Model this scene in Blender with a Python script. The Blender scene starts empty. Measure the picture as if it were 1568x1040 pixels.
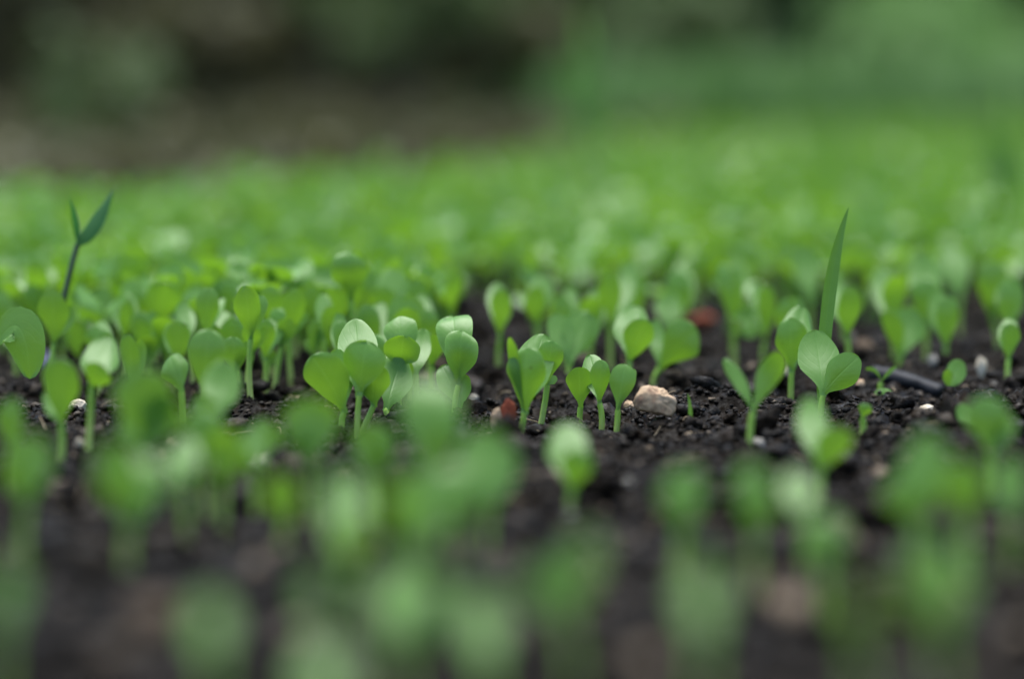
import bpy, math, random
import numpy as np
from mathutils import Vector

# ------------------------------------------------------------------ camera, light, exposure
SC = bpy.context.scene
COL = SC.collection
CAM_H = 0.0766
PITCH = math.atan((520 - 110) / (50 / 23.6 * 1568))
FPX = 50 / 23.6 * 1568          # focal length in photo pixels (photo is 1568 wide)
cd = bpy.data.cameras.new('camera')
cam = bpy.data.objects.new('camera', cd)
COL.objects.link(cam)
cam.location = (0, 0, CAM_H)
cam.rotation_euler = (math.pi / 2 - PITCH, 0, 0)
cd.lens = 50
cd.sensor_width = 23.6
cd.sensor_fit = 'HORIZONTAL'
cd.clip_start = 0.01
cd.clip_end = 200
cd.dof.use_dof = True
cd.dof.focus_distance = 0.486
cd.dof.aperture_fstop = 2.85
SC.camera = cam

SUN_EL, SUN_AZ = math.radians(76), math.radians(-20)   # azimuth from +Y (ahead), negative = to the left
w = bpy.data.worlds.new('World')
SC.world = w
w.use_nodes = True
nt = w.node_tree
bg = nt.nodes['Background']
sky = nt.nodes.new('ShaderNodeTexSky')
sky.sky_type = 'NISHITA'
sky.sun_disc = False
sky.sun_elevation = SUN_EL
sky.sun_rotation = SUN_AZ
sky.air_density = 1.0
sky.dust_density = 1.0
sky.ozone_density = 1.0
nt.links.new(sky.outputs[0], bg.inputs[0])
bg.inputs[1].default_value = 0.12
sl = bpy.data.lights.new('sun', 'SUN')
sl.energy = 3.0
sl.angle = math.radians(55)
sl.color = (1.0, 0.99, 0.96)
sun = bpy.data.objects.new('sun', sl)
COL.objects.link(sun)
sd = Vector((math.sin(SUN_AZ) * math.cos(SUN_EL), math.cos(SUN_AZ) * math.cos(SUN_EL), math.sin(SUN_EL)))
sun.rotation_euler = sd.to_track_quat('Z', 'Y').to_euler()
sun.location = sd * 5
SC.view_settings.view_transform = 'Standard'
SC.view_settings.look = 'None'
SC.view_settings.gamma = 1
SC.view_settings.exposure = 1.2
SC.cycles.use_denoising = True
SC.cycles.max_bounces = 10
SC.cycles.transmission_bounces = 8
SC.cycles.sample_clamp_indirect = 8

rng = np.random.default_rng(7)
random.seed(7)

# ------------------------------------------------------------------ picture <-> place
FW = np.array((0, math.cos(PITCH), -math.sin(PITCH)))
UP = np.array((0, math.sin(PITCH), math.cos(PITCH)))
RT = np.array((1.0, 0, 0))
CAMP = np.array((0, 0, CAM_H))


def P(px, py, d):
    return CAMP + d * (FW + RT * (px - 784) / FPX + UP * (520 - py) / FPX)


_PERM = rng.random((256, 256))


def vnoise(x, y):
    xi = np.floor(x).astype(int)
    yi = np.floor(y).astype(int)
    fx, fy = x - xi, y - yi
    fx = fx * fx * (3 - 2 * fx)
    fy = fy * fy * (3 - 2 * fy)
    g = lambda a, b: _PERM[a & 255, b & 255]
    return (g(xi, yi) * (1 - fx) + g(xi + 1, yi) * fx) * (1 - fy) + (g(xi, yi + 1) * (1 - fx) + g(xi + 1, yi + 1) * fx) * fy - 0.5


def soil_h(x, y):
    x = np.asarray(x, float)
    y = np.asarray(y, float)
    z = 0.006 * vnoise(x / 0.045 + 3, y / 0.045 + 9) + 0.011 * np.abs(vnoise(x / 0.013, y / 0.013)) - 0.003
    z = z + 0.0060 * np.abs(vnoise(x / 0.0055 + 40, y / 0.0055)) + 0.0014 * vnoise(x / 0.0025, y / 0.0025 + 70)
    far = np.clip((y - 2.2) / 3, 0, 1)
    return z + far * 0.05 * vnoise(x / 0.5, y / 0.5)


def G(px, py):
    """point of the soil seen at a photo pixel, and its depth along the view axis"""
    z = 0.0
    for _ in range(4):
        r = FW + RT * (px - 784) / FPX + UP * (520 - py) / FPX
        d = (z - CAM_H) / r[2]
        p = CAMP + d * r
        z = float(soil_h(p[0], p[1]))
    p[2] = z
    return p, d


# ------------------------------------------------------------------ materials
def mat(name):
    m = bpy.data.materials.new(name)
    m.use_nodes = True
    t = m.node_tree
    return m, t, t.nodes, t.links, t.nodes['Principled BSDF'], t.nodes['Material Output']


def ramp(N, stops):
    r = N.new('ShaderNodeValToRGB')
    e = r.color_ramp.elements
    while len(e) < len(stops):
        e.new(0.5)
    for i, (p, c) in enumerate(stops):
        e[i].position = p
        e[i].color = (*c, 1)
    return r


def leaf_material(name, c0, c1, t0, t1, rough=0.38, trans=0.38, spec=0.58):
    m, t, N, L, bs, out = mat(name)
    geo = N.new('ShaderNodeNewGeometry')
    tc = N.new('ShaderNodeTexCoord')
    uv = N.new('ShaderNodeSeparateXYZ')
    L.new(tc.outputs['UV'], uv.inputs[0])
    noise = N.new('ShaderNodeTexNoise')
    noise.inputs['Scale'].default_value = 220
    noise.inputs['Detail'].default_value = 3
    L.new(tc.outputs['Object'], noise.inputs['Vector'])
    # mid rib and side veins from the blade's own coordinates
    au = N.new('ShaderNodeMath'); au.operation = 'SUBTRACT'; au.inputs[1].default_value = 0.5
    L.new(uv.outputs['X'], au.inputs[0])
    ab = N.new('ShaderNodeMath'); ab.operation = 'ABSOLUTE'
    L.new(au.outputs[0], ab.inputs[0])
    rib = N.new('ShaderNodeMapRange'); rib.inputs[1].default_value = 0.0; rib.inputs[2].default_value = 0.045
    rib.inputs[3].default_value = 0.45; rib.inputs[4].default_value = 0.0
    L.new(ab.outputs[0], rib.inputs[0])
    sv = N.new('ShaderNodeMath'); sv.operation = 'MULTIPLY_ADD'; sv.inputs[1].default_value = -0.75
    L.new(ab.outputs[0], sv.inputs[0]); L.new(uv.outputs['Y'], sv.inputs[2])
    nz = N.new('ShaderNodeMath'); nz.operation = 'MULTIPLY_ADD'; nz.inputs[1].default_value = 0.12
    L.new(noise.outputs['Fac'], nz.inputs[0]); L.new(sv.outputs[0], nz.inputs[2])
    sn = N.new('ShaderNodeMath'); sn.operation = 'MULTIPLY'; sn.inputs[1].default_value = 42
    L.new(nz.outputs[0], sn.inputs[0])
    si = N.new('ShaderNodeMath'); si.operation = 'SINE'
    L.new(sn.outputs[0], si.inputs[0])
    vein = N.new('ShaderNodeMapRange'); vein.inputs[1].default_value = 0.8; vein.inputs[2].default_value = 1.0
    vein.inputs[3].default_value = 0.0; vein.inputs[4].default_value = 0.12
    L.new(si.outputs[0], vein.inputs[0])
    vmax = N.new('ShaderNodeMath'); vmax.operation = 'MAXIMUM'
    L.new(rib.outputs[0], vmax.inputs[0]); L.new(vein.outputs[0], vmax.inputs[1])
    # blade rim painted a little paler, for light caught on its thickness
    rim = N.new('ShaderNodeMapRange'); rim.inputs[1].default_value = 0.455; rim.inputs[2].default_value = 0.5
    L.new(ab.outputs[0], rim.inputs[0])
    rimh = N.new('ShaderNodeMath'); rimh.operation = 'MULTIPLY'; rimh.inputs[1].default_value = 0.6
    L.new(rim.outputs[0], rimh.inputs[0])
    vm2 = N.new('ShaderNodeMath'); vm2.operation = 'MAXIMUM'
    L.new(vmax.outputs[0], vm2.inputs[0]); L.new(rimh.outputs[0], vm2.inputs[1])
    fac = N.new('ShaderNodeMath'); fac.operation = 'MULTIPLY_ADD'; fac.inputs[1].default_value = 0.6
    L.new(geo.outputs['Random Per Island'], fac.inputs[0])
    n2 = N.new('ShaderNodeMath'); n2.operation = 'MULTIPLY'; n2.inputs[1].default_value = 0.45
    L.new(noise.outputs['Fac'], n2.inputs[0]); L.new(n2.outputs[0], fac.inputs[2])
    def tint(a, b, pale):
        r = ramp(N, [(0.1, a), (0.9, b)])
        L.new(fac.outputs[0], r.inputs[0])
        mx = N.new('ShaderNodeMixRGB'); mx.inputs[2].default_value = (*pale, 1)
        sc = N.new('ShaderNodeMath'); sc.operation = 'MULTIPLY'; sc.inputs[1].default_value = 0.20
        L.new(vm2.outputs[0], sc.inputs[0]); L.new(sc.outputs[0], mx.inputs[0])
        L.new(r.outputs[0], mx.inputs[1])
        return mx
    vo = N.new('ShaderNodeTexVoronoi'); vo.inputs['Scale'].default_value = 420
    L.new(tc.outputs['Object'], vo.inputs['Vector'])
    sp = N.new('ShaderNodeMapRange'); sp.inputs[1].default_value = 0.22; sp.inputs[2].default_value = 0.06
    sp.inputs[3].default_value = 0.0; sp.inputs[4].default_value = 1.0
    L.new(vo.outputs['Distance'], sp.inputs[0])
    spc = N.new('ShaderNodeSeparateXYZ'); L.new(vo.outputs['Color'], spc.inputs[0])
    few = N.new('ShaderNodeMath'); few.operation = 'GREATER_THAN'; few.inputs[1].default_value = 0.94
    L.new(spc.outputs['X'], few.inputs[0])
    dirt = N.new('ShaderNodeMath'); dirt.operation = 'MULTIPLY'
    L.new(sp.outputs[0], dirt.inputs[0]); L.new(few.outputs[0], dirt.inputs[1])
    base = tint(c0, c1, tuple(min(1, c * 1.7 + 0.06) for c in c1))
    trc = tint(t0, t1, tuple(min(1, c * 1.3 + 0.05) for c in t1))
    dm = N.new('ShaderNodeMixRGB'); dm.inputs[2].default_value = (0.05, 0.05, 0.02, 1)
    L.new(dirt.outputs[0], dm.inputs[0]); L.new(base.outputs[0], dm.inputs[1])
    L.new(dm.outputs[0], bs.inputs['Base Color'])
    bs.inputs['Roughness'].default_value = rough
    bs.inputs['Specular IOR Level'].default_value = spec
    bump = N.new('ShaderNodeBump'); bump.inputs['Strength'].default_value = 0.35; bump.inputs['Distance'].default_value = 0.0004
    bh = N.new('ShaderNodeMath'); bh.operation = 'SUBTRACT'
    L.new(noise.outputs['Fac'], bh.inputs[0]); L.new(vmax.outputs[0], bh.inputs[1])
    L.new(bh.outputs[0], bump.inputs['Height'])
    L.new(bump.outputs[0], bs.inputs['Normal'])
    tr = N.new('ShaderNodeBsdfTranslucent')
    L.new(trc.outputs[0], tr.inputs[0])
    mix = N.new('ShaderNodeMixShader'); mix.inputs[0].default_value = trans
    L.new(bs.outputs[0], mix.inputs[1]); L.new(tr.outputs[0], mix.inputs[2])
    L.new(mix.outputs[0], out.inputs[0])
    return m


M_LEAF = leaf_material('seedling_leaf', (0.100, 0.266, 0.030), (0.180, 0.355, 0.068), (0.130, 0.31, 0.010), (0.235, 0.43, 0.022))
M_WEED = leaf_material('weed_leaf', (0.040, 0.115, 0.040), (0.060, 0.165, 0.055), (0.05, 0.20, 0.04), (0.07, 0.26, 0.05), trans=0.3, spec=0.2)
M_GRASSBLADE = leaf_material('grass_blade_leaf', (0.075, 0.21, 0.022), (0.10, 0.25, 0.03), (0.12, 0.30, 0.010), (0.15, 0.33, 0.016))


def stem_material(name, low, high):
    m, t, N, L, bs, out = mat(name)
    tc = N.new('ShaderNodeTexCoord'); uv = N.new('ShaderNodeSeparateXYZ')
    L.new(tc.outputs['UV'], uv.inputs[0])
    r = ramp(N, [(0.05, low), (0.75, high)])
    no = N.new('ShaderNodeTexNoise'); no.inputs['Scale'].default_value = 300
    L.new(tc.outputs['Object'], no.inputs['Vector'])
    a = N.new('ShaderNodeMath'); a.operation = 'MULTIPLY_ADD'; a.inputs[1].default_value = 0.3
    L.new(no.outputs['Fac'], a.inputs[0]); L.new(uv.outputs['Y'], a.inputs[2])
    s = N.new('ShaderNodeMath'); s.operation = 'SUBTRACT'; s.inputs[1].default_value = 0.15
    L.new(a.outputs[0], s.inputs[0]); L.new(s.outputs[0], r.inputs[0])
    L.new(r.outputs[0], bs.inputs['Base Color'])
    bs.inputs['Roughness'].default_value = 0.4
    bs.inputs['Subsurface Weight'].default_value = 0.25
    bs.inputs['Subsurface Radius'].default_value = (0.001, 0.0015, 0.0005)
    bs.inputs['Subsurface Scale'].default_value = 1.0
    return m


M_STEM = stem_material('seedling_stem', (0.48, 0.54, 0.18), (0.25, 0.44, 0.055))
M_DARKSTEM = stem_material('dark_stem', (0.028, 0.035, 0.018), (0.035, 0.075, 0.025))
M_WOOD = stem_material('woody_stem', (0.05, 0.035, 0.025), (0.06, 0.06, 0.03))


def soil_material(name, island):
    m, t, N, L, bs, out = mat(name)
    tc = N.new('ShaderNodeTexCoord')
    no = N.new('ShaderNodeTexNoise'); no.inputs['Scale'].default_value = 260; no.inputs['Detail'].default_value = 6
    L.new(tc.outputs['Object'], no.inputs['Vector'])
    f = no.outputs['Fac']
    if island:
        geo = N.new('ShaderNodeNewGeometry')
        a = N.new('ShaderNodeMath'); a.operation = 'MULTIPLY_ADD'; a.inputs[1].default_value = 0.22
        s = N.new('ShaderNodeMath'); s.operation = 'SUBTRACT'; s.inputs[1].default_value = 0.11
        L.new(f, a.inputs[0]); L.new(geo.outputs['Random Per Island'], a.inputs[2]); L.new(a.outputs[0], s.inputs[0])
        r = ramp(N, [(0.0, (0.0026, 0.0018, 0.0010)), (0.4, (0.0056, 0.0036, 0.0018)), (0.75, (0.014, 0.0088, 0.0044)),
                     (0.955, (0.035, 0.026, 0.016)), (0.992, (0.14, 0.105, 0.07))])
        L.new(s.outputs[0], r.inputs[0])
    else:
        r = ramp(N, [(0.3, (0.0022, 0.0015, 0.0008)), (0.5, (0.0052, 0.0034, 0.0017)), (0.75, (0.015, 0.0094, 0.0048))])
        L.new(f, r.inputs[0])
    L.new(r.outputs[0], bs.inputs['Base Color'])
    bs.inputs['Specular IOR Level'].default_value = 0.16 if island else 0.06
    n3 = N.new('ShaderNodeTexNoise'); n3.inputs['Scale'].default_value = 900; n3.inputs['Detail'].default_value = 4
    L.new(tc.outputs['Object'], n3.inputs['Vector'])
    rr = N.new('ShaderNodeMapRange'); rr.inputs[1].default_value = 0.35; rr.inputs[2].default_value = 0.7
    rr.inputs[3].default_value = 0.36; rr.inputs[4].default_value = 0.95
    L.new(n3.outputs['Fac'], rr.inputs[0]); L.new(rr.outputs[0], bs.inputs['Roughness'])
    b = N.new('ShaderNodeBump'); b.inputs['Strength'].default_value = 0.8; b.inputs['Distance'].default_value = 0.0006
    L.new(n3.outputs['Fac'], b.inputs['Height']); L.new(b.outputs[0], bs.inputs['Normal'])
    return m


M_SOIL = soil_material('moist_soil', False)
M_CRUMB = soil_material('soil_crumb', True)


def stone_material(name, a, b, c, scale=350, rough=0.75):
    m, t, N, L, bs, out = mat(name)
    tc = N.new('ShaderNodeTexCoord')
    no = N.new('ShaderNodeTexNoise'); no.inputs['Scale'].default_value = scale; no.inputs['Detail'].default_value = 5
    L.new(tc.outputs['Object'], no.inputs['Vector'])
    r = ramp(N, [(0.3, a), (0.5, b), (0.72, c)])
    L.new(no.outputs['Fac'], r.inputs[0]); L.new(r.outputs[0], bs.inputs['Base Color'])
    bs.inputs['Roughness'].default_value = rough
    bs.inputs['Specular IOR Level'].default_value = 0.25
    bp = N.new('ShaderNodeBump'); bp.inputs['Strength'].default_value = 0.6; bp.inputs['Distance'].default_value = 0.0006
    L.new(no.outputs['Fac'], bp.inputs['Height']); L.new(bp.outputs[0], bs.inputs['Normal'])
    return m


M_TAN = stone_material('tan_stone', (0.20, 0.11, 0.07), (0.46, 0.32, 0.195), (0.55, 0.40, 0.265))
M_PALE = stone_material('pale_chip', (0.30, 0.24, 0.16), (0.55, 0.47, 0.35), (0.65, 0.58, 0.46))
M_GREY = stone_material('grey_pebble', (0.09, 0.08, 0.065), (0.22, 0.20, 0.165), (0.36, 0.33, 0.28))
M_BROWN = stone_material('brown_chip', (0.04, 0.026, 0.015), (0.10, 0.066, 0.038), (0.16, 0.11, 0.068))
M_RED = stone_material('red_chip', (0.10, 0.02, 0.010), (0.21, 0.045, 0.018), (0.28, 0.08, 0.03))
M_LILAC = stone_material('lilac_petal', (0.50, 0.42, 0.58), (0.62, 0.55, 0.70), (0.72, 0.66, 0.78))
M_TWIG = stone_material('black_twig', (0.008, 0.009, 0.011), (0.014, 0.015, 0.018), (0.02, 0.02, 0.024), 200, 0.6)


# ------------------------------------------------------------------ mesh helpers
def mesh_obj(name, verts, faces, material, parent=None, uvs=None, loc=None, smooth=True):
    verts = np.asarray(verts, float)
    if loc is not None:
        verts = verts - np.asarray(loc)
    me = bpy.data.meshes.new(name)
    faces = np.asarray(faces)
    nv, nf, k = len(verts), len(faces), faces.shape[1]
    me.vertices.add(nv)
    me.vertices.foreach_set('co', verts.astype(np.float32).ravel())
    me.loops.add(nf * k)
    me.loops.foreach_set('vertex_index', faces.astype(np.int32).ravel())
    me.polygons.add(nf)
    me.polygons.foreach_set('loop_start', np.arange(0, nf * k, k, dtype=np.int32))
    me.polygons.foreach_set('use_smooth', np.full(nf, smooth, dtype=bool))
    if uvs is not None:
        lay = me.uv_layers.new(name='UVMap')
        lay.data.foreach_set('uv', np.asarray(uvs, np.float32)[faces.ravel()].ravel())
    me.update(calc_edges=True)
    me.validate()
    me.materials.append(material)
    o = bpy.data.objects.new(name, me)
    COL.objects.link(o)
    if parent is not None:
        o.parent = parent
    return o


def tag(o, label=None, cat=None, group=None, kind=None):
    if label: o['label'] = label
    if cat: o['category'] = cat
    if group: o['group'] = group
    if kind: o['kind'] = kind
    return o


def empty(name, loc, label, cat, group=None):
    o = bpy.data.objects.new(name, None)
    o.empty_display_size = 0.005
    COL.objects.link(o)
    o.location = tuple(loc)
    return tag(o, label, cat, group)


def nrm(v):
    return v / (np.linalg.norm(v) + 1e-12)


def grid_faces(nu, nv):
    i = np.arange(nv - 1)[:, None] * nu + np.arange(nu - 1)[None, :]
    return np.stack([i, i + 1, i + 1 + nu, i + nu], -1).reshape(-1, 4)


def blade(J, T, C, width, facing, cup=0.1, roll=0.0, nu=11, nv=20, prof='spoon', wob=0.03, ph=0.0, notch=0.0, hook=0.0, view=None):
    """one leaf blade: spine J..C..T, widest two thirds out, cupped across"""
    q = np.linspace(0, 1, nv)
    t = 1 - (1 - q) ** 1.45
    t = t[:, None]
    pts = (1 - t) ** 2 * J + 2 * t * (1 - t) * C + t ** 2 * T
    tan = 2 * (1 - t) * (C - J) + 2 * t * (T - C)
    if hook:
        # the outer part of the spine turns towards (+) or away from (-) the side it faces
        seg = np.diff(pts, axis=0)
        ax0 = nrm(T - J)
        side = nrm(np.cross(ax0, facing))
        tm = (t[1:, 0] + t[:-1, 0]) / 2
        ang = -hook * np.clip((tm - 0.45) / 0.55, 0, 1) ** 1.3
        ca, sa = np.cos(ang)[:, None], np.sin(ang)[:, None]
        seg = seg * ca + np.cross(side, seg) * sa + side * (seg @ side)[:, None] * (1 - ca)
        pts = np.concatenate([pts[:1], pts[:1] + np.cumsum(seg, axis=0)])
        ip = ax0 if view is None else nrm(ax0 - (ax0 @ view) * view)
        pts = J + (pts - J) * (((T - J) @ ip) / max(((pts - J) @ ip).max(), 1e-9))
        tan = np.gradient(pts, axis=0)
    tan /= np.linalg.norm(tan, axis=1)[:, None] + 1e-12
    S0 = np.cross(tan, facing)
    for k in range(nv):
        if np.linalg.norm(S0[k]) < 0.25 or (k and S0[k] @ S0[k - 1] < 0):
            S0[k] = S0[k - 1] if k else nrm(np.cross(T - J, facing))
    S0 /= np.linalg.norm(S0, axis=1)[:, None] + 1e-12
    N0 = np.cross(S0, tan)
    S = S0 * math.cos(roll) + N0 * math.sin(roll)
    Nn = np.cross(S, tan)
    s = t[:, 0]
    if prof == 'spoon':
        b = np.sin(np.pi * np.clip(s, 0, 1) ** 1.5)
        hw = np.where(s < 0.63, np.clip(b, 0, 1) ** 0.82, np.clip(b, 0, 1) ** 0.43)
        hw = np.maximum(hw, np.where(s < 0.5, 0.19, 0.0))
    elif prof == 'oval':
        b = np.sin(np.pi * np.clip(s, 0, 1) ** 1.1)
        hw = np.maximum(np.clip(b, 0, 1) ** 0.62, np.where(s < 0.3, 0.15, 0))
    else:                                              # lance
        b = np.sin(np.pi * np.clip(s, 0, 1) ** 0.8)
        hw = np.maximum(np.clip(b, 0, 1) ** 0.9, np.where(s < 0.4, 0.35, 0))
    hw = hw * width / 2
    u = np.linspace(-1, 1, nu)[None, :, None]
    ir = (1 + 0.09 * np.sin(2.2 + 5.1 * s[:, None] + 1.7 * ph + np.sign(u[0, :, 0])[None, :] * ph) + 0.04 * np.sin(13 * s[:, None] + 3 * ph * np.sign(u[0, :, 0])[None, :]))[:, :, None]
    hw3 = hw[:, None, None] * ir
    g = (hw / (width / 2))[:, None, None]
    edge = np.abs(u)
    pos = pts[:, None, :] + S[:, None, :] * u * hw3
    lift = cup * (1 - 0.85 * np.clip((t[:, None, :] - .45) / .4, 0, 1) * min(1.0, abs(hook))) * width * (edge ** 2 - 0.15) * g + 0.014 * width * np.exp(-(u / 0.16) ** 2) * g * -1
    wave = wob * width * np.sin(7 * t[:, None, :] + 2.3 * u + ph) * edge ** 2
    pos = pos + Nn[:, None, :] * (lift + wave)
    if notch:
        back = notch * width * np.exp(-(u / 0.22) ** 2) * (t[:, None, :] ** 6)
        pos = pos - tan[:, None, :] * back
    uv = np.stack(np.broadcast_arrays(u[..., 0] * 0.5 + 0.5, t * np.ones((1, nu))), -1).reshape(-1, 2)
    return pos.reshape(-1, 3), grid_faces(nu, nv), uv


def tube(p0, p1, p2, r0, r1, n=8, m=10):
    t = np.linspace(0, 1, m)[:, None]
    pts = (1 - t) ** 2 * p0 + 2 * t * (1 - t) * p1 + t ** 2 * p2
    tan = 2 * (1 - t) * (p1 - p0) + 2 * t * (p2 - p1)
    tan /= np.linalg.norm(tan, axis=1)[:, None] + 1e-12
    ref = np.array((0.31, 0.87, 0.17))
    A = np.cross(tan, ref); A /= np.linalg.norm(A, axis=1)[:, None] + 1e-12
    B = np.cross(tan, A)
    a = np.linspace(0, 2 * np.pi, n, endpoint=False)
    r = (r0 + (r1 - r0) * t)[:, :, None]
    v = pts[:, None, :] + r * (A[:, None, :] * np.cos(a)[None, :, None] + B[:, None, :] * np.sin(a)[None, :, None])
    v = v.reshape(-1, 3)
    i = np.arange(m - 1)[:, None] * n
    j = np.arange(n)[None, :]
    k = (np.arange(n)[None, :] + 1) % n
    f = np.stack([i + j, i + k, i + k + n, i + j + n], -1).reshape(-1, 4)
    uv = np.stack([np.tile(np.arange(n) / n, m), np.repeat(t[:, 0], n)], -1)
    return v, f, uv


class Pile:
    """collects pieces of one mesh"""
    def __init__(s): s.v, s.f, s.u, s.n = [], [], [], 0
    def add(s, v, f, u=None):
        s.v.append(v); s.f.append(f + s.n); s.u.append(u if u is not None else np.zeros((len(v), 2))); s.n += len(v)
    def build(s, name, material, parent=None, loc=None, smooth=True):
        return mesh_obj(name, np.concatenate(s.v), np.concatenate(s.f), material, parent, np.concatenate(s.u), loc, smooth)


# ------------------------------------------------------------------ setting: one soil sheet to the horizon
def axis(lo_f, hi_f, step, lo, hi, grow=1.16):
    a = list(np.arange(lo_f, hi_f, step))
    s, x = step, a[-1]
    while x < hi:
        s *= grow; x += s; a.append(x)
    s, x = step, a[0]
    while x > lo:
        s *= grow; x -= s; a.insert(0, x)
    return np.array(a)


gx = axis(-0.20, 0.20, 0.0016, -60, 60)
gy = axis(0.22, 0.80, 0.0017, -60, 90)
X, Y = np.meshgrid(gx, gy)
soil = mesh_obj('soil', np.stack([X, Y, soil_h(X, Y)], -1).reshape(-1, 3), grid_faces(len(gx), len(gy)), M_SOIL)
tag(soil, kind='structure')

# crumbs of soil: nobody could count them
import bmesh
bm = bmesh.new()
bmesh.ops.create_icosphere(bm, subdivisions=5, radius=1)
FINE_V = np.array([v.co[:] for v in bm.verts]); FINE_F = np.array([[v.index for v in f.verts] for f in bm.faces])
bm.free()
bm = bmesh.new()
bmesh.ops.create_icosphere(bm, subdivisions=2, radius=1)
ICO_V = np.array([v.co[:] for v in bm.verts]); ICO_F = np.array([[v.index for v in f.verts] for f in bm.faces])
bm.free()
bm = bmesh.new()
bmesh.ops.create_icosphere(bm, subdivisions=1, radius=1)
LOW_V = np.array([v.co[:] for v in bm.verts]); LOW_F = np.array([[v.index for v in f.verts] for f in bm.faces])
bm.free()


def lump(center, size, V=None, F=None, rough=0.28, flat=0.75, rg=rng):
    V = ICO_V if V is None else V
    F = ICO_F if F is None else F
    d = np.ones(len(V))
    for k in range(3):
        a = nrm(rg.normal(size=3)); f = rg.uniform(1.2, 3.6); ph = rg.uniform(0, 6)
        d += rough * 0.6 * np.sin(f * (V @ a) * 2 + ph)
    d += rg.normal(size=len(V)) * rough * 0.3
    for k in range(4):                                   # chipped flats
        a = nrm(rg.normal(size=3)); c = rg.uniform(0.55, 0.85)
        proj = (V * d[:, None]) @ a
        d = np.where(proj > c, d * c / np.maximum(proj, 1e-6), d)
    v = V * d[:, None] * np.array([rg.uniform(0.8, 1.25), rg.uniform(0.8, 1.25), flat * rg.uniform(0.7, 1.2)])
    an = rg.uniform(0, 2 * np.pi); c, s = math.cos(an), math.sin(an)
    ti = rg.uniform(-0.5, 0.5)
    R = np.array([[c, -s, 0], [s, c, 0], [0, 0, 1]]) @ np.array([[1, 0, 0], [0, math.cos(ti), -math.sin(ti)], [0, math.sin(ti), math.cos(ti)]])
    return v @ R.T * size + np.asarray(center), F


TPL_HI = [lump((0, 0, 0), 1.0, ICO_V, ICO_F, rough=0.5)[0] for _ in range(50)]
TPL_LO = [lump((0, 0, 0), 1.0, LOW_V, LOW_F, rough=0.4)[0] for _ in range(50)]
pile = Pile()


def scatter_crumbs(n, d0, d1, spread, szf, tpl, F, sink):
    d = rng.uniform(d0, d1, n)
    x = d * (rng.random(n) - 0.5) * spread
    sz = szf(rng.random(n))
    z = soil_h(x, d) + sz * rng.uniform(sink[0], sink[1], n)
    an = rng.uniform(0, 6.283, n)
    which = rng.integers(0, len(tpl), n)
    for k, T in enumerate(tpl):
        i = np.where(which == k)[0]
        if not len(i): continue
        c, s_ = np.cos(an[i])[:, None], np.sin(an[i])[:, None]
        vx = T[None, :, 0] * c - T[None, :, 1] * s_
        vy = T[None, :, 0] * s_ + T[None, :, 1] * c
        v = np.stack([vx, vy, np.broadcast_to(T[None, :, 2], vx.shape)], -1) * sz[i][:, None, None]
        v += np.stack([x[i], d[i], z[i]], -1)[:, None, :]
        f = (F[None] + (np.arange(len(i)) * len(T))[:, None, None]).reshape(-1, 3)
        pile.add(v.reshape(-1, 3), f)


scatter_crumbs(42000, 0.37, 0.64, 0.56, lambda u: 0.00028 + 0.0009 * u ** 2.4, TPL_LO, LOW_F, (-.2, .5))
scatter_crumbs(1100, 0.36, 0.66, 0.56, lambda u: 0.0012 + 0.0022 * u ** 2.5, TPL_HI, ICO_F, (-.2, .5))
scatter_crumbs(40, 0.36, 0.66, 0.56, lambda u: 0.0026 + 0.0030 * u ** 2, TPL_HI, ICO_F, (-.3, .3))
bm = bmesh.new()
bmesh.ops.create_icosphere(bm, subdivisions=4, radius=1)
CLOD_V = np.array([v.co[:] for v in bm.verts]); CLOD_F = np.array([[v.index for v in f.verts] for f in bm.faces])
bm.free()
TPL_CLOD = []
for k in range(14):
    v_ = lump((0, 0, 0), 1.0, CLOD_V, CLOD_F, rough=0.45, flat=0.8)[0]
    r_ = 1 + 0.5 * (np.abs(vnoise(CLOD_V[:, 0] * 3 + k * 5, CLOD_V[:, 1] * 3 + CLOD_V[:, 2] * 2)) + 0.6 * np.abs(vnoise(CLOD_V[:, 2] * 7 + k, CLOD_V[:, 0] * 7 - CLOD_V[:, 1] * 5))) + 0.12 * vnoise(CLOD_V[:, 0] * 16, CLOD_V[:, 1] * 16 + CLOD_V[:, 2] * 11)
    TPL_CLOD.append(v_ * r_[:, None] * 0.8)
scatter_crumbs(7000, 0.20, 0.36, 0.66, lambda u: 0.0007 + 0.0035 * u ** 3, TPL_LO, LOW_F, (-.1, .5))
scatter_crumbs(7000, 0.66, 1.2, 0.60, lambda u: 0.0010 + 0.0040 * u ** 3, TPL_LO, LOW_F, (-.1, .5))
tag(pile.build('soil_crumbs', M_CRUMB), 'loose dark crumbs of moist soil strewn over the bed', 'soil crumbs', kind='stuff')

pile = Pile()
scatter_crumbs(190, 0.36, 0.64, 0.52, lambda u: 0.0020 + 0.0042 * u ** 1.6, TPL_CLOD, CLOD_F, (-.3, .3))
tag(pile.build('soil_clods', M_SOIL), 'craggy dark clods of soil lying among the crumbs', 'soil clods', kind='stuff')
fib = Pile()
for k in range(170):
    d = rng.uniform(0.33, 0.66)
    x = d * (rng.random() - 0.5) * 0.5
    a = rng.uniform(0, 6.28); ln = rng.uniform(0.002, 0.008)
    p0 = np.array((x, d, float(soil_h(x, d)) + 0.0009))
    p2 = np.array((x + math.cos(a) * ln, d + math.sin(a) * ln, 0)); p2[2] = float(soil_h(p2[0], p2[1])) + 0.0012
    fib.add(*tube(p0, (p0 + p2) / 2 + np.array((0, 0, rng.uniform(0, .0016))) + RT * rng.uniform(-.001, .001), p2, 0.00016, 0.00010, 5, 6))
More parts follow.
